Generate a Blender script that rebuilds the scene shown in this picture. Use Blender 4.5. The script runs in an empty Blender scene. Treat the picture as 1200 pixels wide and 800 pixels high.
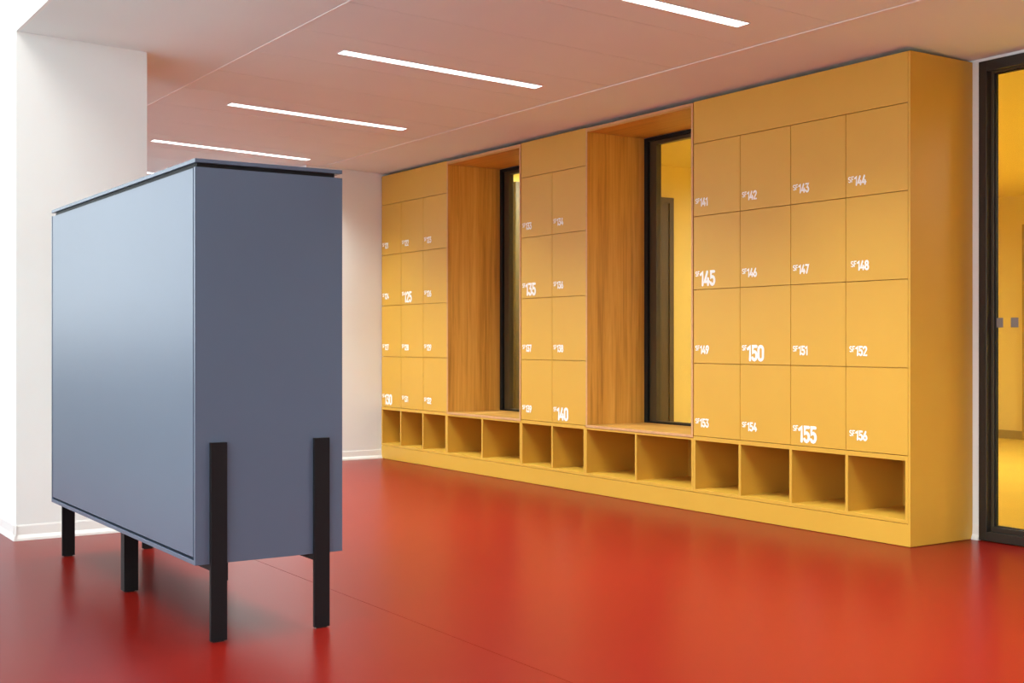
import bpy, bmesh, math
from mathutils import Vector, Matrix

scene = bpy.context.scene
COL = scene.collection

# ------------------------------------------------------------------ camera
cam_data = bpy.data.cameras.new('camera')
cam = bpy.data.objects.new('camera', cam_data)
COL.objects.link(cam)
cam_data.sensor_width = 36.0
cam_data.lens = 36.0 * 1455.0 / 1200.0
cam_data.clip_start = 0.05
cam.location = (0.0, 0.0, 1.05)
cam.rotation_euler = (math.radians(90), 0.0, -0.5836)
scene.camera = cam

# ------------------------------------------------------------------ daylight and exposure
SKY = 4.6            # overcast sky outside the hall windows
LED = 51.0           # watts of each linear ceiling light
HALL_FILL = 66.0      # watts of each high hall light, added out of view as fill
LED_COL = (0.87, 1.0, 0.94)
HALL_FILL_COL = (1.0, 0.94, 0.86)
LED_YELLOW = 84.0    # watts of each light in the yellow room
world = bpy.data.worlds.new('overcast_sky')
scene.world = world
world.use_nodes = True
bg = world.node_tree.nodes['Background']
bg.inputs['Color'].default_value = (0.83, 0.92, 1.0, 1)
bg.inputs['Strength'].default_value = SKY
vs = scene.view_settings
vs.view_transform = 'Standard'
vs.look = 'None'
vs.gamma = 1.0
vs.use_curve_mapping = False
vs.exposure = 0.1
scene.cycles.sample_clamp_indirect = 5.0

def portal(loc, rot, sx, sy):
    """marks a window opening so that the sky light is sampled through it"""
    d = bpy.data.lights.new('window_portal', 'AREA')
    d.shape = 'RECTANGLE'
    d.size, d.size_y = sx, sy
    d.cycles.is_portal = True
    o = bpy.data.objects.new('window_portal', d)
    o.location = loc
    o.rotation_euler = rot
    COL.objects.link(o)

HX0, HX1 = -4.5, 1.425        # hall, from its outer wall to the bulkhead line
HY0, HY1 = -4.0, 14.0
HZ = 4.9                      # hall ceiling
WIN_Y = [(-3.7, 0.4), (0.7, 4.8), (5.1, 9.2)]   # hall windows in the outer wall
WZ0, WZ1 = 0.06, 4.6
for a, b in WIN_Y:
    portal((HX0 - 0.16, (a + b) / 2, (WZ0 + WZ1) / 2), (0, math.radians(-90), 0), WZ1 - WZ0, b - a)
EW = (-3.9, -0.3)              # hall end window, X range
EZ0 = 0.95                    # sill of the high end window
portal(((EW[0] + EW[1]) / 2, HY1 + 0.16, (EZ0 + WZ1) / 2), (math.radians(-90), 0, 0), EW[1] - EW[0], WZ1 - EZ0)

# ------------------------------------------------------------------ materials
def new_mat(name):
    m = bpy.data.materials.new(name)
    m.use_nodes = True
    nt = m.node_tree
    return m, nt, nt.nodes['Principled BSDF']

def paint(name, col, rough=0.5, spec=0.5, var=0.03, scale=6.0, bump=0.0, bscale=300.0, metallic=0.0, coat=0.0):
    m, nt, p = new_mat(name)
    p.inputs['Roughness'].default_value = rough
    p.inputs['Specular IOR Level'].default_value = spec
    p.inputs['Metallic'].default_value = metallic
    p.inputs['Coat Weight'].default_value = coat
    tc = nt.nodes.new('ShaderNodeTexCoord')
    n = nt.nodes.new('ShaderNodeTexNoise')
    n.inputs['Scale'].default_value = scale
    n.inputs['Detail'].default_value = 4
    nt.links.new(tc.outputs['Object'], n.inputs['Vector'])
    r = nt.nodes.new('ShaderNodeValToRGB')
    r.color_ramp.elements[0].position = 0.3
    r.color_ramp.elements[1].position = 0.7
    r.color_ramp.elements[0].color = tuple(c * (1 - var) for c in col) + (1,)
    r.color_ramp.elements[1].color = tuple(min(1, c * (1 + var)) for c in col) + (1,)
    nt.links.new(n.outputs['Fac'], r.inputs['Fac'])
    nt.links.new(r.outputs['Color'], p.inputs['Base Color'])
    if bump > 0:
        n2 = nt.nodes.new('ShaderNodeTexNoise')
        n2.inputs['Scale'].default_value = bscale
        nt.links.new(tc.outputs['Object'], n2.inputs['Vector'])
        b = nt.nodes.new('ShaderNodeBump')
        b.inputs['Strength'].default_value = bump
        b.inputs['Distance'].default_value = 0.001
        nt.links.new(n2.outputs['Fac'], b.inputs['Height'])
        nt.links.new(b.outputs['Normal'], p.inputs['Normal'])
    return m

def wood(name, axis, c0, c1, c2):
    """oak veneer, grain running along the given axis"""
    m, nt, p = new_mat(name)
    p.inputs['Roughness'].default_value = 0.45
    tc = nt.nodes.new('ShaderNodeTexCoord')
    mp = nt.nodes.new('ShaderNodeMapping')
    s = [1.0, 1.0, 1.0]
    s['XYZ'.index(axis)] = 0.035
    mp.inputs['Scale'].default_value = s
    nt.links.new(tc.outputs['Object'], mp.inputs['Vector'])
    n = nt.nodes.new('ShaderNodeTexNoise')
    n.inputs['Scale'].default_value = 38.0
    n.inputs['Detail'].default_value = 8
    n.inputs['Roughness'].default_value = 0.65
    n.inputs['Distortion'].default_value = 0.4
    nt.links.new(mp.outputs['Vector'], n.inputs['Vector'])
    n2 = nt.nodes.new('ShaderNodeTexNoise')
    n2.inputs['Scale'].default_value = 9.0
    n2.inputs['Detail'].default_value = 2
    nt.links.new(mp.outputs['Vector'], n2.inputs['Vector'])
    mx = nt.nodes.new('ShaderNodeMix')
    mx.inputs['Factor'].default_value = 0.4
    nt.links.new(n.outputs['Fac'], mx.inputs['A'])
    nt.links.new(n2.outputs['Fac'], mx.inputs['B'])
    r = nt.nodes.new('ShaderNodeValToRGB')
    e = r.color_ramp.elements
    e[0].position, e[0].color = 0.36, c0 + (1,)
    e[1].position, e[1].color = 0.66, c2 + (1,)
    k = e.new(0.5)
    k.color = c1 + (1,)
    nt.links.new(mx.outputs['Result'], r.inputs['Fac'])
    nt.links.new(r.outputs['Color'], p.inputs['Base Color'])
    return m

def floor_mat(name, col, rough, var=0.05):
    m, nt, p = new_mat(name)
    p.inputs['Specular IOR Level'].default_value = 0.08
    tc = nt.nodes.new('ShaderNodeTexCoord')
    n = nt.nodes.new('ShaderNodeTexNoise')
    n.inputs['Scale'].default_value = 2.2
    n.inputs['Detail'].default_value = 6
    nt.links.new(tc.outputs['Object'], n.inputs['Vector'])
    r = nt.nodes.new('ShaderNodeValToRGB')
    r.color_ramp.elements[0].position = 0.3
    r.color_ramp.elements[1].position = 0.7
    r.color_ramp.elements[0].color = tuple(c * (1 - var) for c in col) + (1,)
    r.color_ramp.elements[1].color = tuple(c * (1 + var) for c in col) + (1,)
    nt.links.new(n.outputs['Fac'], r.inputs['Fac'])
    nt.links.new(r.outputs['Color'], p.inputs['Base Color'])
    mr = nt.nodes.new('ShaderNodeMapRange')
    mr.inputs['To Min'].default_value = rough
    mr.inputs['To Max'].default_value = rough * 1.06
    nt.links.new(n.outputs['Fac'], mr.inputs['Value'])
    nt.links.new(mr.outputs['Result'], p.inputs['Roughness'])
    return m

def emit(name, col, strength):
    m = bpy.data.materials.new(name)
    m.use_nodes = True
    nt = m.node_tree
    nt.nodes.remove(nt.nodes['Principled BSDF'])
    e = nt.nodes.new('ShaderNodeEmission')
    e.inputs['Color'].default_value = col + (1,)
    e.inputs['Strength'].default_value = strength
    nt.links.new(e.outputs['Emission'], nt.nodes['Material Output'].inputs['Surface'])
    m.cycles.emission_sampling = 'NONE'
    return m

def pane_mat(name, tint):
    """thin flat glazing: clear, with the mirror reflection of a glass surface"""
    m = bpy.data.materials.new(name)
    m.use_nodes = True
    nt = m.node_tree
    nt.nodes.remove(nt.nodes['Principled BSDF'])
    t = nt.nodes.new('ShaderNodeBsdfTransparent')
    t.inputs['Color'].default_value = tint + (1,)
    g = nt.nodes.new('ShaderNodeBsdfGlossy')
    g.inputs['Roughness'].default_value = 0.0
    lw = nt.nodes.new('ShaderNodeLayerWeight')
    lw.inputs['Blend'].default_value = 0.5
    pw = nt.nodes.new('ShaderNodeMath')
    pw.operation = 'POWER'
    pw.inputs[1].default_value = 4.0
    nt.links.new(lw.outputs['Facing'], pw.inputs[0])
    f = nt.nodes.new('ShaderNodeMapRange')
    f.inputs['To Min'].default_value = 0.03
    f.inputs['To Max'].default_value = 0.7
    nt.links.new(pw.outputs['Value'], f.inputs['Value'])
    mx = nt.nodes.new('ShaderNodeMixShader')
    nt.links.new(f.outputs['Result'], mx.inputs['Fac'])
    nt.links.new(t.outputs['BSDF'], mx.inputs[1])
    nt.links.new(g.outputs['BSDF'], mx.inputs[2])
    nt.links.new(mx.outputs['Shader'], nt.nodes['Material Output'].inputs['Surface'])
    return m

M = {
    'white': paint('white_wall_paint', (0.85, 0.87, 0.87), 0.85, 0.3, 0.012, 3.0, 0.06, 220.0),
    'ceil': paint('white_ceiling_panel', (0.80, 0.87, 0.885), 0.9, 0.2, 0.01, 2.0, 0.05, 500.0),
    'gap': paint('grey_joint', (0.22, 0.21, 0.20), 0.9, 0.2),
    'trim': paint('white_skirting', (0.86, 0.85, 0.84), 0.45, 0.5, 0.01),
    'red': floor_mat('red_linoleum', (0.182, 0.0080, 0.0048), 0.278, 0.015),
    'bounce_floor': floor_mat('pale_grey_bounce', (0.56, 0.56, 0.54), 0.4),
    'red_seam': paint('red_weld_seam', (0.42, 0.10, 0.07), 0.6, 0.3),
    'yellow_floor': floor_mat('yellow_linoleum', (0.72, 0.46, 0.065), 0.29),
    'locker': paint('ochre_yellow_laminate', (0.66, 0.36, 0.044), 0.40, 0.45, 0.012, 5.0, 0.03, 600.0),
    'number': paint('white_lettering', (0.92, 0.91, 0.89), 0.5),
    'oak_v': wood('oak_veneer_upright', 'Z', (0.40, 0.172, 0.020), (0.62, 0.300, 0.046), (0.74, 0.395, 0.085)),
    'oak_h': wood('oak_veneer_level', 'Y', (0.42, 0.19, 0.030), (0.56, 0.275, 0.052), (0.65, 0.35, 0.085)),
    'oak_edge': paint('oak_edge_band', (0.62, 0.33, 0.15), 0.5, 0.4, 0.06, 30.0),
    'frame': paint('dark_bronze_metal', (0.022, 0.017, 0.014), 0.38, 0.5, 0.05, 8.0),
    'frame2': paint('brown_bronze_metal', (0.060, 0.040, 0.018), 0.4, 0.5, 0.05, 8.0),
    'black': paint('black_gasket', (0.006, 0.006, 0.006), 0.6, 0.3),
    'glass': pane_mat('clear_pane', (0.97, 0.97, 0.95)),
    'marker': paint('grey_frosted_marker', (0.22, 0.19, 0.17), 0.6, 0.3),
    'yellow_wall': paint('yellow_wall_paint', (0.82, 0.61, 0.17), 0.6, 0.4, 0.012, 2.0),
    'yellow_door': paint('olive_yellow_door', (0.42, 0.25, 0.04), 0.5, 0.4),
    'brown_door': paint('dark_brown_door', (0.075, 0.048, 0.018), 0.5, 0.4),
    'olive': paint('olive_skirting', (0.36, 0.24, 0.06), 0.5, 0.4),
    'blue': paint('blue_grey_lacquer', (0.088, 0.118, 0.180), 0.36, 0.6, 0.012, 4.0, 0.02, 900.0),
    'recess': paint('black_recess', (0.004, 0.004, 0.005), 0.6, 0.3),
    'leg': paint('black_powder_coated_steel', (0.008, 0.0075, 0.009), 0.5, 0.25, 0.05),
    'glide': paint('black_plastic_glide', (0.015, 0.015, 0.015), 0.6, 0.3),
    'housing': paint('white_light_housing', (0.75, 0.75, 0.74), 0.5),
    'led': emit('white_opal_diffuser', (1.0, 0.99, 0.96), 4.0),
    'ground': paint('pale_paving', (0.75, 0.75, 0.73), 0.9, 0.2, 0.1, 0.5),
}

# ------------------------------------------------------------------ mesh helpers
class MB:
    def __init__(self):
        self.v, self.f = [], []
    def box(self, x0, x1, y0, y1, z0, z1):
        if x0 > x1: x0, x1 = x1, x0
        if y0 > y1: y0, y1 = y1, y0
        if z0 > z1: z0, z1 = z1, z0
        b = len(self.v)
        self.v += [(x0, y0, z0), (x1, y0, z0), (x1, y1, z0), (x0, y1, z0),
                   (x0, y0, z1), (x1, y0, z1), (x1, y1, z1), (x0, y1, z1)]
        self.f += [tuple(b + i for i in q) for q in
                   ((0, 3, 2, 1), (4, 5, 6, 7), (0, 1, 5, 4), (1, 2, 6, 5), (2, 3, 7, 6), (3, 0, 4, 7))]
        return self
    def prism(self, pts, axis, a, b):
        """extrude a closed outline; pts are 2-D in the plane across the axis"""
        base = len(self.v)
        n = len(pts)
        for t in (a, b):
            for p, q in pts:
                self.v.append({'X': (t, p, q), 'Y': (p, t, q), 'Z': (p, q, t)}[axis])
        self.f.append(tuple(base + i for i in range(n)))
        self.f.append(tuple(base + n + i for i in reversed(range(n))))
        for i in range(n):
            j = (i + 1) % n
            self.f.append((base + i, base + n + i, base + n + j, base + j))
        return self
    def map(self, fn):
        self.v = [fn(*p) for p in self.v]
        return self
    def build(self, name, mat, parent=None, bevel=0.0, origin=None):
        me = bpy.data.meshes.new(name)
        if origin is not None:
            o = origin
            vs_ = [(x - o[0], y - o[1], z - o[2]) for x, y, z in self.v]
        else:
            vs_ = self.v
        me.from_pydata(vs_, [], self.f)
        bm = bmesh.new()
        bm.from_mesh(me)
        bmesh.ops.recalc_face_normals(bm, faces=bm.faces)
        if bevel > 0:
            bmesh.ops.bevel(bm, geom=list(bm.edges), offset=bevel, segments=2, profile=0.5, affect='EDGES')
        bm.to_mesh(me)
        bm.free()
        me.materials.append(M[mat])
        ob = bpy.data.objects.new(name, me)
        COL.objects.link(ob)
        if origin is not None:
            ob.location = origin
        if parent is not None:
            ob.parent = parent
            if parent.type == 'EMPTY' or parent.location.length > 0:
                ob.matrix_parent_inverse = Matrix.Translation(-Vector(wloc(parent)))
        return ob

WL = {}
def wloc(o):
    p = Vector(o.location)
    return p

def empty(name, loc):
    o = bpy.data.objects.new(name, None)
    o.empty_display_size = 0.1
    o.location = loc
    COL.objects.link(o)
    return o

def tag(o, label, cat, group=None):
    o['label'] = label
    o['category'] = cat
    if group:
        o['group'] = group
    return o

def struct(o, label=None, cat=None):
    o['kind'] = 'structure'
    if label:
        o['label'] = label
    if cat:
        o['category'] = cat
    return o

def box(name, mat, parent, x0, x1, y0, y1, z0, z1, bevel=0.0):
    return MB().box(x0, x1, y0, y1, z0, z1).build(name, mat, parent, bevel)

# ------------------------------------------------------------------ dimensions
XL = 5.176                    # front plane of the locker wall
XW = 5.68                     # wall behind the lockers
YE = 4.157                    # near end of the lockers
YF = 9.972                    # far wall
LT = 2.532                    # locker top
SL = 0.034                    # fall of the ceiling towards the lockers
def zc(x):
    return 2.541 + SL * (XW - x)
CJ0, CJ1 = 2.573, 4.588       # edges of the panelled ceiling field
PJ, PP = 5.885, 0.587         # one panel joint and the panel pitch
YR0, YR1, XR1 = 1.2, 8.50, 11.9   # yellow room behind the windows

# ------------------------------------------------------------------ floor
FX = 0.26                     # red floor starts here; beyond it an unseen pale floor added for neutral bounce
fl = box('floor', 'red_seam', None, FX, XW + 0.05, HY0, HY1, -0.12, -0.0015)
struct(fl, 'glossy red linoleum floor in front of the yellow lockers', 'floor')
SEAM = 2.26
xs = [FX, SEAM, XW + 0.05]
for a, b in zip(xs[:-1], xs[1:]):
    if b - a > 0.05:
        box('floor_sheet', 'red', fl, a + 0.0012, b - 0.0012, HY0, HY1, -0.0015, 0.0)

struct(box('floor_hall_bounce', 'bounce_floor', None, HX0, FX, HY0, HY1, -0.12, 0.0), 'unseen pale hall floor beside the red floor, added to bounce neutral light', 'floor')

# ------------------------------------------------------------------ ceiling: plaster margins and a field of panels
def sloped(mb):
    return mb.map(lambda x, y, z: (x, y, z + zc(x)))
ce = sloped(MB().box(HX1 + 0.02, XW + 0.1, HY0, HY1, 0.012, 0.16)).build('ceiling', 'gap')
struct(ce, 'low white ceiling with panel joints and recessed light strips', 'ceiling')
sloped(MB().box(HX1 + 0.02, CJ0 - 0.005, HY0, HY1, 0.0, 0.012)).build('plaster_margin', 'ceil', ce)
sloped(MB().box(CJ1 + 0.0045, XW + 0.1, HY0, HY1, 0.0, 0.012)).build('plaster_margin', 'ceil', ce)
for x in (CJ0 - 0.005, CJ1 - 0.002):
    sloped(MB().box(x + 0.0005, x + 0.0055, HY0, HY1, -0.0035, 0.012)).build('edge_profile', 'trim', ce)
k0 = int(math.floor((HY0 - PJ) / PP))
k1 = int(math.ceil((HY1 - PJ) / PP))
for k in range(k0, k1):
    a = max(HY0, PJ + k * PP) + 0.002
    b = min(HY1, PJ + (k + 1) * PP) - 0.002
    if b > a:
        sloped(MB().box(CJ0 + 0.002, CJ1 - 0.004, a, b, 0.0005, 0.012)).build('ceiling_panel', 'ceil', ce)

# ------------------------------------------------------------------ the pier, bulkhead and hall
PY0, PY1, PX1 = 6.90, 7.62, 2.117
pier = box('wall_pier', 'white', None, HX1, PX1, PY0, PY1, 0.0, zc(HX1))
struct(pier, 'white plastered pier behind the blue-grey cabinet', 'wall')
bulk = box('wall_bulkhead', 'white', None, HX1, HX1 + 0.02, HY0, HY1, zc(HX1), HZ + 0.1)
struct(bulk, 'bright white bulkhead above the pier, edge of the low ceiling', 'wall')

def skirting(name, runs, label):
    """cove skirting along straight runs: (axis, fixed, a, b, outward sign)"""
    mb = MB()
    for ax, c, a, b, s in runs:
        prof = [(c, 0.0), (c + s * 0.016, 0.0), (c + s * 0.015, 0.012), (c + s * 0.006, 0.030),
                (c + s * 0.004, 0.074), (c + s * 0.002, 0.082), (c, 0.082)]
        mb.prism(prof, 'Y' if ax == 'X' else 'X', a, b)
    o = mb.build(name, 'trim')
    return struct(o, label, 'skirting')
skirting('baseboard_pier', [('Y', PY0, HX1 - 0.016, PX1, -1), ('X', HX1, PY0 - 0.016, PY1, -1)],
         'low white skirting around the foot of the white pier')

hl = MB()
y = HY0 - 0.3
for a, b in WIN_Y:
    hl.box(HX0 - 0.3, HX0, y, a, 0, HZ)
    hl.box(HX0 - 0.3, HX0, a, b, 0, WZ0)
    hl.box(HX0 - 0.3, HX0, a, b, WZ1, HZ)
    y = b
hl.box(HX0 - 0.3, HX0, y, HY1 + 0.3, 0, HZ)
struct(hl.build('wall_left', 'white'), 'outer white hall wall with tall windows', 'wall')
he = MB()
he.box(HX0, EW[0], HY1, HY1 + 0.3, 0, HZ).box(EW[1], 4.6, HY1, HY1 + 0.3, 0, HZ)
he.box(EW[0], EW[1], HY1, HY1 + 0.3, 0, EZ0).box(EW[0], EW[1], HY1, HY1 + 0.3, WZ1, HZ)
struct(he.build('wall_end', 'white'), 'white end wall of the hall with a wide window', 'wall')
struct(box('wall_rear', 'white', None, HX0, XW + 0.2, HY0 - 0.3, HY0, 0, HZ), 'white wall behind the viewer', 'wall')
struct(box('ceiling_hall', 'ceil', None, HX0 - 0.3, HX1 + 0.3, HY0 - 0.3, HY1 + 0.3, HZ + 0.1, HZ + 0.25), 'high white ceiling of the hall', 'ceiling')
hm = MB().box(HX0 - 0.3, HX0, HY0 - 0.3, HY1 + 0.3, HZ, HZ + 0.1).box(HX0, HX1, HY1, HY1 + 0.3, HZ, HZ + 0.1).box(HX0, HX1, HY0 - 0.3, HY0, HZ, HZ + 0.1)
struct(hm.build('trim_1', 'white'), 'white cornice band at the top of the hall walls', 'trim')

def hall_window(n, along, a, b, pos, WZ0=WZ0):
    """dark framed hall window with two mullions"""
    w = empty('window_%d' % n, (pos if along == 'Y' else a, a if along == 'Y' else pos, WZ0))
    struct(w, 'dark framed daylight window of the hall', 'window')
    def bar(p, q, z0, z1, nm):
        if along == 'Y':
            box(nm, 'frame', w, pos - 0.04, pos + 0.04, p, q, z0, z1)
        else:
            box(nm, 'frame', w, p, q, pos - 0.04, pos + 0.04, z0, z1)
    bar(a, b, WZ0, WZ0 + 0.06, 'frame')
    bar(a, b, WZ1 - 0.06, WZ1, 'frame')
    for c in (a + 0.03, (a + b) / 2, b - 0.03):
        bar(c - 0.03, c + 0.03, WZ0 + 0.06, WZ1 - 0.06, 'mullion')
    for i in range(2):
        p = a + 0.06 if i == 0 else (a + b) / 2 + 0.03
        q = (a + b) / 2 - 0.03 if i == 0 else b - 0.06
        if along == 'Y':
            box('pane', 'glass', w, pos - 0.004, pos + 0.004, p, q, WZ0 + 0.06, WZ1 - 0.06)
        else:
            box('pane', 'glass', w, p, q, pos - 0.004, pos + 0.004, WZ0 + 0.06, WZ1 - 0.06)
for i, (a, b) in enumerate(WIN_Y):
    hall_window(4 + i, 'Y', a, b, HX0 - 0.1)
hall_window(7, 'X', EW[0], EW[1], HY1 + 0.1, EZ0)
struct(box('ground', 'ground', None, -40, 40, -40, 50, -0.4, -0.13), 'pale paving outside the hall', 'ground')

# far wall beside the lockers, the passage running on behind it
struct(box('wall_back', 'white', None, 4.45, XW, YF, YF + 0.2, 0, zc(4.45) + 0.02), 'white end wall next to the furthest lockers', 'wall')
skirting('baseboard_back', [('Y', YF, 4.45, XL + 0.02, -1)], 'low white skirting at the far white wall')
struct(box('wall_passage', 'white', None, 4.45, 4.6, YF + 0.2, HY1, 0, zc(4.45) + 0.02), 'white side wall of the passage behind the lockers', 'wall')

# ------------------------------------------------------------------ wall behind the lockers and its three glazed openings
W3Y0, W3Y1, W3Z = 1.60, 4.113, 2.524
N2 = (5.800, 6.907)           # window niches: Y ranges of the oak lining, outside
N1 = (7.716, 8.810)
NZ0, NZ1 = 0.455, 2.500
wr = MB()
WT = 0.14
def wall_seg(a, b, z0, z1):
    wr.box(XW, XW + WT, a, b, z0, z1)
wall_seg(HY0, W3Y0, 0, 2.58)
wall_seg(W3Y0, W3Y1, W3Z, 2.58)
wall_seg(W3Y1, N2[0], 0, 2.58)
for (a, b), nxt in ((N2, N1[0]), (N1, HY1)):
    wall_seg(a, b, 0, NZ0)
    wall_seg(a, b, NZ1, 2.58)
    wall_seg(b, nxt, 0, 2.58)
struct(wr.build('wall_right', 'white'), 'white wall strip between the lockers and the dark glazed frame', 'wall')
skirting('baseboard_right', [('X', XW, W3Y1 + 0.002, YE - 0.001, -1)], 'short white skirting between lockers and glazed frame')

# floor-to-ceiling glazing at the right
w3 = empty('window_3', (XW, W3Y1, 0))
struct(w3, 'floor-to-ceiling glazing in a dark bronze frame at the right edge', 'window')
def w3bar(name, mat, y0, y1, z0, z1, x0, x1):
    box(name, mat, w3, x0, x1, y0, y1, z0, z1, 0.002)
FX0, FX1 = XW - 0.012, XW + 0.09
w3bar('frame_post', 'frame', W3Y1 - 0.048, W3Y1, 0.004, W3Z, FX0, FX1)
w3bar('frame_post', 'frame', W3Y0, W3Y0 + 0.048, 0.004, W3Z, FX0, FX1)
w3bar('frame_head', 'frame', W3Y0 + 0.048, W3Y1 - 0.048, W3Z - 0.056, W3Z, FX0, FX1)
w3bar('frame_sill', 'frame', W3Y0 + 0.048, W3Y1 - 0.048, 0.004, 0.052, FX0, FX1)
BX0, BX1 = XW + 0.018, XW + 0.065
w3bar('glazing_bead', 'frame2', W3Y1 - 0.066, W3Y1 - 0.048, 0.052, W3Z - 0.056, BX0 + 0.006, BX1)
w3bar('glazing_bead', 'frame2', W3Y0 + 0.048, W3Y0 + 0.075, 0.052, W3Z - 0.056, BX0, BX1)
w3bar('glazing_bead', 'frame2', W3Y0 + 0.075, W3Y1 - 0.066, W3Z - 0.066, W3Z - 0.056, BX0, BX1)
w3bar('glazing_bead', 'frame', W3Y0 + 0.075, W3Y1 - 0.066, 0.052, 0.078, BX0 - 0.01, BX1)
w3bar('gasket', 'black', W3Y1 - 0.073, W3Y1 - 0.066, 0.078, W3Z - 0.066, BX0 + 0.012, BX1 - 0.01)
w3bar('gasket', 'black', W3Y0 + 0.075, W3Y0 + 0.086, 0.078, W3Z - 0.066, BX0 + 0.012, BX1 - 0.01)
w3bar('gasket', 'black', W3Y0 + 0.086, W3Y1 - 0.073, W3Z - 0.072, W3Z - 0.066, BX0 + 0.012, BX1 - 0.01)
w3bar('gasket', 'black', W3Y0 + 0.086, W3Y1 - 0.073, 0.078, 0.083, BX0 + 0.012, BX1 - 0.01)
GX = XW + 0.042
pn = box('pane', 'glass', w3, GX - 0.004, GX + 0.004, W3Y0 + 0.075, W3Y1 - 0.066, 0.078, W3Z - 0.066)
ym = 4.044
while ym > W3Y0 + 0.12:
    mk = box('safety_marker', 'marker', w3, GX - 0.0055, GX - 0.0042, ym - 0.044, ym, 1.123, 1.174)
    mk['label'] = 'small grey square marker on the glass'
    ym -= 0.0895

# glazing at the back of the two oak niches
def niche_window(n, Y0, Y1, label):
    w = empty('window_%d' % n, (XW, Y0, NZ0))
    struct(w, label, 'window')
    a, b = Y0 + 0.001, Y1 - 0.001
    x0, x1 = XW + 0.004, XW + 0.07
    box('frame_post', 'black', w, x0, x1, a, a + 0.035, 0.47, NZ1 - 0.001, 0.002)
    box('frame_post', 'black', w, x0, x1, b - 0.052, b, 0.47, NZ1 - 0.001, 0.002)
    box('frame_head', 'black', w, x0, x1, a + 0.035, b - 0.052, NZ1 - 0.026, NZ1 - 0.001, 0.002)
    box('frame_sill', 'black', w, x0, x1, a + 0.035, b - 0.052, 0.47, 0.482, 0.001)
    box('sash_stile', 'frame2', w, x0 + 0.02, x1, a + 0.035, a + 0.09, 0.482, NZ1 - 0.026, 0.002)
    box('sash_stile', 'frame2', w, x0 + 0.02, x1, b - 0.125, b - 0.052, 0.482, NZ1 - 0.026, 0.002)
    box('sash_rail', 'frame2', w, x0 + 0.02, x1, a + 0.09, b - 0.125, NZ1 - 0.052, NZ1 - 0.026, 0.002)
    box('sash_rail', 'frame2', w, x0 + 0.02, x1, a + 0.09, b - 0.125, 0.482, 0.488, 0.001)
    box('pane', 'glass', w, x0 + 0.040, x0 + 0.048, a + 0.09, b - 0.125, 0.488, NZ1 - 0.052)
niche_window(2, N2[0], N2[1], 'tall dark framed window at the back of the wider nearer oak niche')
niche_window(1, N1[0], N1[1], 'tall dark framed window in the further oak niche, mostly hidden')

# ------------------------------------------------------------------ yellow room behind the glazing
RX0 = XW + WT
RZ = 2.62
struct(box('floor_side_room', 'yellow_floor', None, XW + 0.05, XR1, YR0, 13.5, -0.12, 0.0), 'glossy yellow floor seen through the glazing', 'floor')
struct(box('ceiling_side_room', 'yellow_wall', None, RX0, XR1 + 0.2, YR0 - 0.2, 13.7, RZ, RZ + 0.15), 'yellow ceiling of the side room', 'ceiling')
struct(box('wall_side_room_far', 'yellow_wall', None, XR1, XR1 + 0.2, YR0, YR1 + 0.2, 0, RZ), 'bright yellow wall seen far behind the right glazing', 'wall')
struct(box('wall_side_room_near', 'yellow_wall', None, RX0, XR1 + 0.2, YR0 - 0.2, YR0, 0, RZ), 'yellow near wall of the side room', 'wall')
struct(box('wall_side_room_cross', 'yellow_wall', None, RX0, XR1, YR1, YR1 + 0.12, 0, RZ), 'yellow cross wall seen through the nearer niche window', 'wall')
struct(box('wall_small_room_end', 'yellow_wall', None, RX0, 9.0, 9.42, 9.55, 0, RZ), 'yellow wall seen through the further niche window', 'wall')
struct(box('wall_small_room_side', 'yellow_wall', None, 9.0, 9.15, YR1 + 0.12, 9.55, 0, RZ), 'yellow side wall of the small room', 'wall')
struct(box('baseboard_side_room', 'olive', None, XR1 - 0.02, XR1, YR0, YR1, 0.0, 0.09), 'olive skirting at the foot of the far yellow wall', 'skirting')
def side_door(n, mat, label, x0, x1, y0, y1, z1, axis):
    d = empty('door_%d' % n, (x0, y0, 0))
    struct(d, label, 'door')
    box('door_leaf', mat, d, x0, x1, y0, y1, 0.005, z1, 0.003)
    if axis == 'Y':   # in a wall across Y, facing the camera
        box('door_frame', mat, d, x0 - 0.05, x0, y0 - 0.01, y1, 0.005, z1 + 0.05)
        box('door_frame', mat, d, x1, x1 + 0.05, y0 - 0.01, y1, 0.005, z1 + 0.05)
        box('door_frame', mat, d, x0, x1, y0 - 0.01, y1, z1, z1 + 0.05)
    else:
        box('door_frame', mat, d, x0 - 0.01, x1, y0 - 0.05, y0, 0.005, z1 + 0.05)
        box('door_frame', mat, d, x0 - 0.01, x1, y1, y1 + 0.05, 0.005, z1 + 0.05)
        box('door_frame', mat, d, x0 - 0.01, x1, y0, y1, z1, z1 + 0.05)
    return d
side_door(1, 'brown_door', 'narrow dark brown door behind the nearer niche window', 7.19, 7.27, YR1 - 0.03, YR1, 2.28, 'Y')
side_door(2, 'brown_door', 'dark brown door behind the further niche window', 6.285, 7.1, 9.39, 9.42, 2.45, 'Y')
side_door(3, 'yellow_door', 'dull yellow door on the far wall of the side room', XR1 - 0.03, XR1, 7.10, 8.02, 2.25, 'X')

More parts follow.
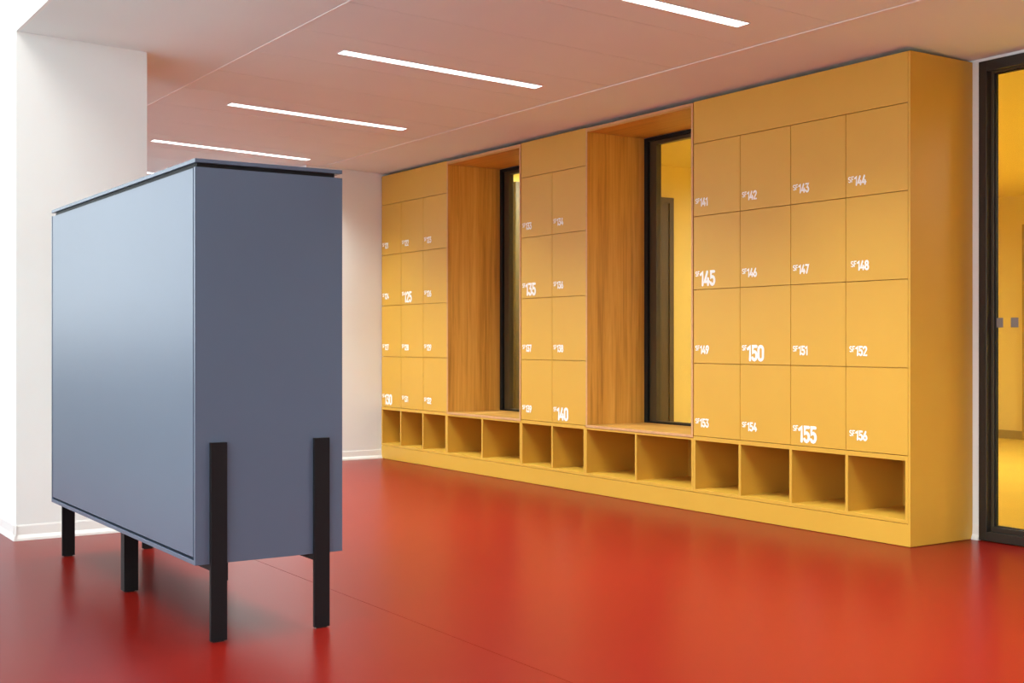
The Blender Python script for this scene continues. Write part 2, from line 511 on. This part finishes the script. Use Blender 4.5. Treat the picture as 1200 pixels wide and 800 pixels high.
# ------------------------------------------------------------------ linear ceiling lights
def ceiling_light(y, label, x0=2.955, x1=4.262, w=0.084, watts=None, zf=zc, col=LED_COL, group='ceiling light strips'):
    t = empty('ceiling_light', ((x0 + x1) / 2, y, zf((x0 + x1) / 2)))
    mb = MB()
    e = 0.006
    for a, b, c, d in ((x0 - e, x1 + e, y - w / 2 - e, y - w / 2), (x0 - e, x1 + e, y + w / 2, y + w / 2 + e),
                       (x0 - e, x0, y - w / 2, y + w / 2), (x1, x1 + e, y - w / 2, y + w / 2)):
        mb.box(a, b, c, d, -0.003, 0.0)
    mb.map(lambda x, yy, z: (x, yy, z + zf(x))).build('trim_frame', 'housing', t)
    MB().box(x0, x1, y - w / 2, y + w / 2, -0.003, -0.0005).map(lambda x, yy, z: (x, yy, z + zf(x))).build('diffuser', 'led', t)
    d = bpy.data.lights.new('lamp', 'AREA')
    d.shape = 'RECTANGLE'
    d.size, d.size_y = x1 - x0, w
    d.spread = math.radians(170 if watts else 122)
    d.energy = watts or LED
    d.color = col
    lo = bpy.data.objects.new('lamp', d)
    COL.objects.link(lo)
    lo.parent = t
    lo.location = (0, 0, -0.0045)
    lo.rotation_euler = (0, math.atan2(zf(x0) - zf(x1), x1 - x0), 0)
    return tag(t, label, 'ceiling light', group)
LY = 6.178
LP = 3 * PP
ceiling_light(LY - LP, 'nearest recessed light strip, cut by the top edge of the photo')
ceiling_light(LY, 'recessed light strip second from the top edge', 2.96, 4.272)
ceiling_light(LY + LP, 'recessed light strip third from the top edge', 2.988, 4.305)
ceiling_light(LY + 2 * LP, 'recessed light strip just above the blue-grey cabinet top', 3.02, 4.345)
ceiling_light(LY + 3 * LP, 'furthest light strip, a short glint between pier and cabinet top', 3.05, 4.37)
for i, lb in ((2, 'light strip above the viewer, next before the nearest visible strip'), (3, 'light strip overhead behind the viewer')):
    ceiling_light(LY - i * LP, lb, group='light strips above the viewer')
high = lambda x: HZ + 0.1
for y, lb in ((0.2, 'beside the viewer'), (3.0, 'before the cabinet'), (5.8, 'level with the cabinet')):  # unseen strips added to brighten the near floor while sparing the locker headers
    ceiling_light(y, 'added unseen light strip high under the hall ceiling ' + lb, -1.6, 0.6, 0.12, HALL_FILL, high, HALL_FILL_COL, 'added light strips of the hall')
flat = lambda x: RZ
for x, y, k, lb in ((8.2, 2.6, 1.0, 'near its end wall'), (10.2, 4.6, 1.5, 'before its far wall'), (7.6, 6.95, 0.5, 'near the cross wall')):
    ceiling_light(y, 'hidden light strip of the yellow side room ' + lb, x, x + 1.4, 0.1, LED_YELLOW * k, flat, LED_COL, 'light strips of the yellow side room')
ceiling_light(8.95, 'light strip in the small yellow room', 6.4, 7.6, 0.1, LED_YELLOW, flat, LED_COL, 'light strips of the small yellow room')

# ------------------------------------------------------------------ lettering: rounded strokes
def arc(cx, cy, rx, ry, a0, a1, n=8):
    return [(cx + rx * math.cos(math.radians(a0 + (a1 - a0) * i / n)), cy + ry * math.sin(math.radians(a0 + (a1 - a0) * i / n))) for i in range(n + 1)]
# glyphs on a height of 1; stroke centre lines
GL = {
    '0': (0.52, [arc(0.26, 0.72, 0.18, 0.20, 0, 180) + arc(0.26, 0.28, 0.18, 0.20, 180, 360) + [(0.44, 0.72)]]),
    '1': (0.36, [[(0.06, 0.76), (0.24, 0.92), (0.24, 0.08)]]),
    '2': (0.50, [arc(0.25, 0.72, 0.17, 0.20, 170, -30) + [(0.09, 0.08), (0.44, 0.08)]]),
    '3': (0.50, [[(0.08, 0.92), (0.40, 0.92), (0.22, 0.58)] + arc(0.24, 0.33, 0.18, 0.25, 80, -155)]),
    '4': (0.52, [[(0.30, 0.92), (0.07, 0.28), (0.47, 0.28)], [(0.37, 0.48), (0.37, 0.08)]]),
    '5': (0.50, [[(0.41, 0.92), (0.12, 0.92), (0.10, 0.52)] + arc(0.24, 0.34, 0.18, 0.26, 115, -150)]),
    '6': (0.52, [[(0.34, 0.92), (0.12, 0.48)], arc(0.26, 0.31, 0.18, 0.23, 0, 360, 14)]),
    '7': (0.46, [[(0.06, 0.92), (0.40, 0.92), (0.18, 0.08)]]),
    '8': (0.52, [arc(0.26, 0.72, 0.155, 0.20, 0, 360, 14), arc(0.26, 0.30, 0.185, 0.22, 0, 360, 14)]),
    '9': (0.52, [[(0.18, 0.08), (0.40, 0.52)], arc(0.26, 0.69, 0.18, 0.23, 0, 360, 14)]),
    'S': (0.56, [arc(0.28, 0.71, 0.19, 0.20, 35, 250, 9) + arc(0.28, 0.29, 0.19, 0.21, 70, -145, 9)]),
    'F': (0.58, [[(0.46, 0.92), (0.10, 0.92), (0.10, 0.08)], [(0.10, 0.52), (0.38, 0.52)]]),
}
DEPTH = [0]
def strokes(mb, ch, u0, v0, h, wgt, widen=1.0):
    """draw one glyph as mitred ribbons; u runs to the right as seen (towards -Y), v upwards"""
    adv, lines = GL[ch]
    r = wgt * h / 2
    for ln in lines:
        pts = []
        for p, q in ln:
            c = (u0 + p * h * widen, v0 + q * h)
            if not pts or math.hypot(c[0] - pts[-1][0], c[1] - pts[-1][1]) > 1e-5:
                pts.append(c)
        closed = math.hypot(pts[0][0] - pts[-1][0], pts[0][1] - pts[-1][1]) < 1e-5
        if closed:
            pts.pop()
        n = len(pts)
        def nrm(i, j):
            dx, dy = pts[j][0] - pts[i][0], pts[j][1] - pts[i][1]
            L = math.hypot(dx, dy)
            return -dy / L, dx / L
        left, right = [], []
        for i in range(n):
            ns = []
            if closed or i > 0:
                ns.append(nrm((i - 1) % n, i))
            if closed or i < n - 1:
                ns.append(nrm(i, (i + 1) % n))
            mx, my = sum(a[0] for a in ns) / len(ns), sum(a[1] for a in ns) / len(ns)
            k = max(mx * mx + my * my, 0.36)
            mx, my = mx / k, my / k
            left.append((pts[i][0] + mx * r, pts[i][1] + my * r))
            right.append((pts[i][0] - mx * r, pts[i][1] - my * r))
        DEPTH[0] = (DEPTH[0] + 1) % 2
        x = -0.0010 - 0.0003 * DEPTH[0]
        base = len(mb.v)
        for a, b in zip(left, right):
            mb.v += [(x, -a[0], a[1]), (x, -b[0], b[1]), (0.0003, -a[0], a[1]), (0.0003, -b[0], b[1])]
        for i in range(n if closed else n - 1):
            j = (i + 1) % n
            a, b = base + 4 * i, base + 4 * j
            mb.f += [(a, a + 1, b + 1, b), (a + 2, a, b, b + 2), (a + 1, a + 3, b + 3, b + 1)]
        if not closed:        # rounded ends
            for i, sg in ((0, 1), (n - 1, -1)):
                nx, ny = (left[i][0] - pts[i][0]), (left[i][1] - pts[i][1])
                fan = []
                for t in range(1, 6):
                    a = math.pi * t / 6 * sg
                    fan.append((pts[i][0] + nx * math.cos(a) - ny * math.sin(a), pts[i][1] + nx * math.sin(a) + ny * math.cos(a)))
                bb = len(mb.v)
                mb.v += [(x, -p, q) for p, q in fan]
                mb.f.append((base + 4 * i,) + tuple(range(bb, bb + 5)) + (base + 4 * i + 1,))
    return adv * h * widen

def number_mesh(parent, num, big, yl, zb, du=0.0):
    """SF prefix and number on a door whose left edge (as seen) is yl and bottom zb"""
    mb = MB()
    h = 0.094 if big else 0.053
    base = 0.020 if big else 0.058
    top = base + h
    u = 0.017 + du
    hs = 0.033
    for ch in 'SF':
        u += strokes(mb, ch, u, top - hs, hs, 0.16, 1.12)
    u += 0.001
    for ch in str(num):
        u += strokes(mb, ch, u, base, h, 0.19, 1.05 if big else 1.08)
    mb.map(lambda x, y, z: (x + XL, y + yl, z + zb))
    return mb.build('number', 'number', parent)

# ------------------------------------------------------------------ locker banks
ZR = [0.466, 0.915, 1.369, 1.821, 2.270]
G = 0.0018
def locker_bank(name_label, edges, numbers, bigs, shifts={}):
    t = empty('locker_bank', (XL, edges[0], ZR[0]))
    tag(t, name_label, 'lockers', 'ochre yellow locker banks')
    y0, y1 = edges[0], edges[-1]
    box('carcass', 'locker', t, XL + 0.021, XW - 0.003, y0 + 0.001, y1 - 0.001, ZR[0] + 0.001, LT - 0.003)
    box('header_panel', 'locker', t, XL, XL + 0.019, y0 + G, y1 - G, ZR[4] + G, LT, 0.0008)
    n = len(edges) - 1
    i = 0
    for row in range(3, -1, -1):
        for c in range(n):            # left to right as seen: from far to near
            a, b = edges[n - 1 - c], edges[n - c]
            d = box('door', 'locker', t, XL, XL + 0.019, a + G, b - G, ZR[row] + G, ZR[row + 1] - G, 0.0008)
            num = numbers[i]
            d['label'] = 'yellow locker door numbered SF%d%s' % (num, ' in large digits' if num in bigs else '')
            number_mesh(d, num, num in bigs, b, ZR[row], shifts.get(num, 0.0))
            i += 1
    return t
B3 = [4.1715, 4.582, 4.983, 5.389, 5.798]
B2 = [6.909, 7.314, 7.714]
B1 = [8.812, 9.206, 9.600, 9.966]
locker_bank('bank of three locker columns next to the far white wall', B1, list(range(121, 133)), (125, 130))
locker_bank('narrow bank of two locker columns between the oak niches', B2, list(range(133, 141)), (135, 140))
locker_bank('nearest and widest bank of sixteen lockers in four columns', B3, list(range(141, 157)), (145, 150, 155), {148: 0.018, 152: 0.008, 156: 0.008})

# end panel down to the floor
ep = box('end_panel', 'locker', None, XL - 0.001, XW - 0.002, YE, YE + 0.0135, 0.002, LT, 0.0012)
tag(ep, 'tall ochre yellow end panel closing the near end of the lockers', 'panel')

# ------------------------------------------------------------------ oak lined window niches
def niche(label, Y0, Y1):
    t = empty('window_niche', (XL, Y0, 0.455))
    tag(t, label, 'niche', 'oak lined window niches')
    a, b = Y0 + 0.001, Y1 - 0.001
    th = 0.016
    x0, x1 = XL - 0.003, XW + 0.003
    zt = 2.528
    def side(y0, y1):
        s = box('side_panel', 'oak_v', t, x0 + 0.002, x1, y0, y1, 0.4725, zt - 0.0005)
        box('edge_band', 'oak_edge', s, x0, x0 + 0.002, y0, y1, 0.4725, zt)
    side(a, a + th)
    side(b - th, b)
    s = box('top_panel', 'oak_h', t, x0 + 0.002, x1, a + th, b - th, 2.500, zt - 0.0005)
    box('edge_band', 'oak_edge', s, x0, x0 + 0.002, a + th, b - th, 2.513, zt)
    s = box('seat', 'oak_h', t, x0 + 0.002, x1, a, b, 0.4555, 0.472)
    box('edge_band', 'oak_edge', s, x0, x0 + 0.002, a, b, 0.4555, 0.472)
    return t
niche('wide oak lined window niche with seat beside the nearest locker bank', *N2)
niche('oak lined window niche with seat beside the furthest lockers', *N1)

# ------------------------------------------------------------------ row of open shoe compartments, plinth
def cubby_unit(label, Y0, Y1, divs, top=0.4655):
    t = empty('cubby_unit', (XL, Y0, 0.118))
    tag(t, label, 'shelf unit', 'open compartments below the lockers')
    a, b = Y0 + 0.0005, Y1 - 0.0005
    x1 = XW - 0.06
    box('top_board', 'locker', t, XL, x1, a, b, 0.440, top - 0.0008, 0.0008)
    box('bottom_board', 'locker', t, XL, x1, a, b, 0.119, 0.139, 0.0008)
    box('side_board', 'locker', t, XL, x1, a, a + 0.018, 0.139, 0.440)
    box('side_board', 'locker', t, XL, x1, b - 0.018, b, 0.139, 0.440)
    for d in divs:
        box('divider', 'locker', t, XL, x1, d - 0.0095, d + 0.0095, 0.139, 0.440)
    box('back_panel', 'locker', t, x1, x1 + 0.008, a, b, 0.119, top - 0.0008)
cubby_unit('four open compartments under the nearest lockers', 4.1715, 5.800, (4.576, 4.984, 5.392))
cubby_unit('two open compartments under the seat of the nearer oak niche', 5.800, 6.917, (6.362,), 0.4550)
cubby_unit('two open compartments under the narrow locker bank', 6.917, 7.717, (7.314,))
cubby_unit('two open compartments under the seat of the further oak niche', 7.717, 8.817, (8.265,), 0.4550)
cubby_unit('three open compartments under the furthest lockers', 8.817, 9.968, (9.212, 9.607))
pl = box('plinth', 'locker', None, XL + 0.0005, XL + 0.02, 4.1715, 9.968, 0.002, 0.1165, 0.0008)
tag(pl, 'long ochre yellow plinth board below the open compartments', 'plinth')

# ------------------------------------------------------------------ blue-grey cabinet on black legs
CX0, CX1, CY0, CY1, CZ0, CZ1 = 1.456, 2.018, 4.201, 6.262, 0.272, 1.657
cb = empty('storage_cabinet', ((CX0 + CX1) / 2, (CY0 + CY1) / 2, 0))
tag(cb, 'blue-grey cabinet standing on black steel legs on the red floor', 'cabinet')
T = 0.0135
box('end_panel', 'blue', cb, CX0, CX1, CY0, CY0 + T, CZ0, CZ1, 0.001)
box('end_panel', 'blue', cb, CX0, CX1, CY1 - T, CY1, CZ0, CZ1, 0.001)
box('bottom_panel', 'blue', cb, CX0, CX1, CY0 + T, CY1 - T, CZ0, CZ0 + 0.016, 0.001)
box('carcass_top', 'blue', cb, CX0 + 0.02, CX1, CY0 + T, CY1 - T, CZ1 - 0.016, CZ1)
box('back_panel', 'blue', cb, CX1 - 0.014, CX1, CY0 + T, CY1 - T, CZ0 + 0.016, CZ1 - 0.016)
box('inner_lining', 'recess', cb, CX0 + 0.022, CX0 + 0.03, CY0 + T, CY1 - T, CZ0 + 0.016, CZ1 - 0.016)
fp = box('front_panel', 'blue', cb, CX0 + 0.0005, CX0 + 0.020, CY0 + T + 0.010, CY1 - T - 0.010, CZ0 + 0.016 + 0.010, CZ1 - 0.002, 0.001)
fp['label'] = 'large smooth front panel catching bluish daylight'
box('shadow_gap', 'recess', cb, CX0 + 0.010, CX1 - 0.028, CY0 + 0.010, CY1 - 0.045, CZ1, CZ1 + 0.0155)
box('top_plate', 'blue', cb, CX0, CX1, CY0, CY1, CZ1 + 0.0155, CZ1 + 0.0295, 0.0012)
def leg(x0, x1, y0, y1, z1):
    l = box('leg', 'leg', cb, x0, x1, y0, y1, 0.004, z1, 0.0015)
    cx, cy = (x0 + x1) / 2, (y0 + y1) / 2
    rx, ry = (x1 - x0) * 0.36, min((y1 - y0) * 0.4, 0.02)
    ring = [(cx + rx * math.cos(i * math.pi / 6), cy + ry * math.sin(i * math.pi / 6)) for i in range(12)]
    MB().prism(ring, 'Z', 0.0, 0.004).build('glide', 'glide', l)
LXA, LXB = (1.507, 1.567), (1.899, 1.960)
for xa, xb in (LXA, LXB):
    leg(xa, xb, CY0 - 0.016, CY0 - 0.0002, 0.697)
    leg(xa, xb, CY1 + 0.0002, CY1 + 0.016, 0.697)
    leg(xa, xb, 5.225, 5.275, CZ0 - 0.025)
    box('rail', 'leg', cb, xa + 0.006, xb - 0.006, CY0 + 0.002, CY1 - 0.002, CZ0 - 0.0245, CZ0 - 0.0002)
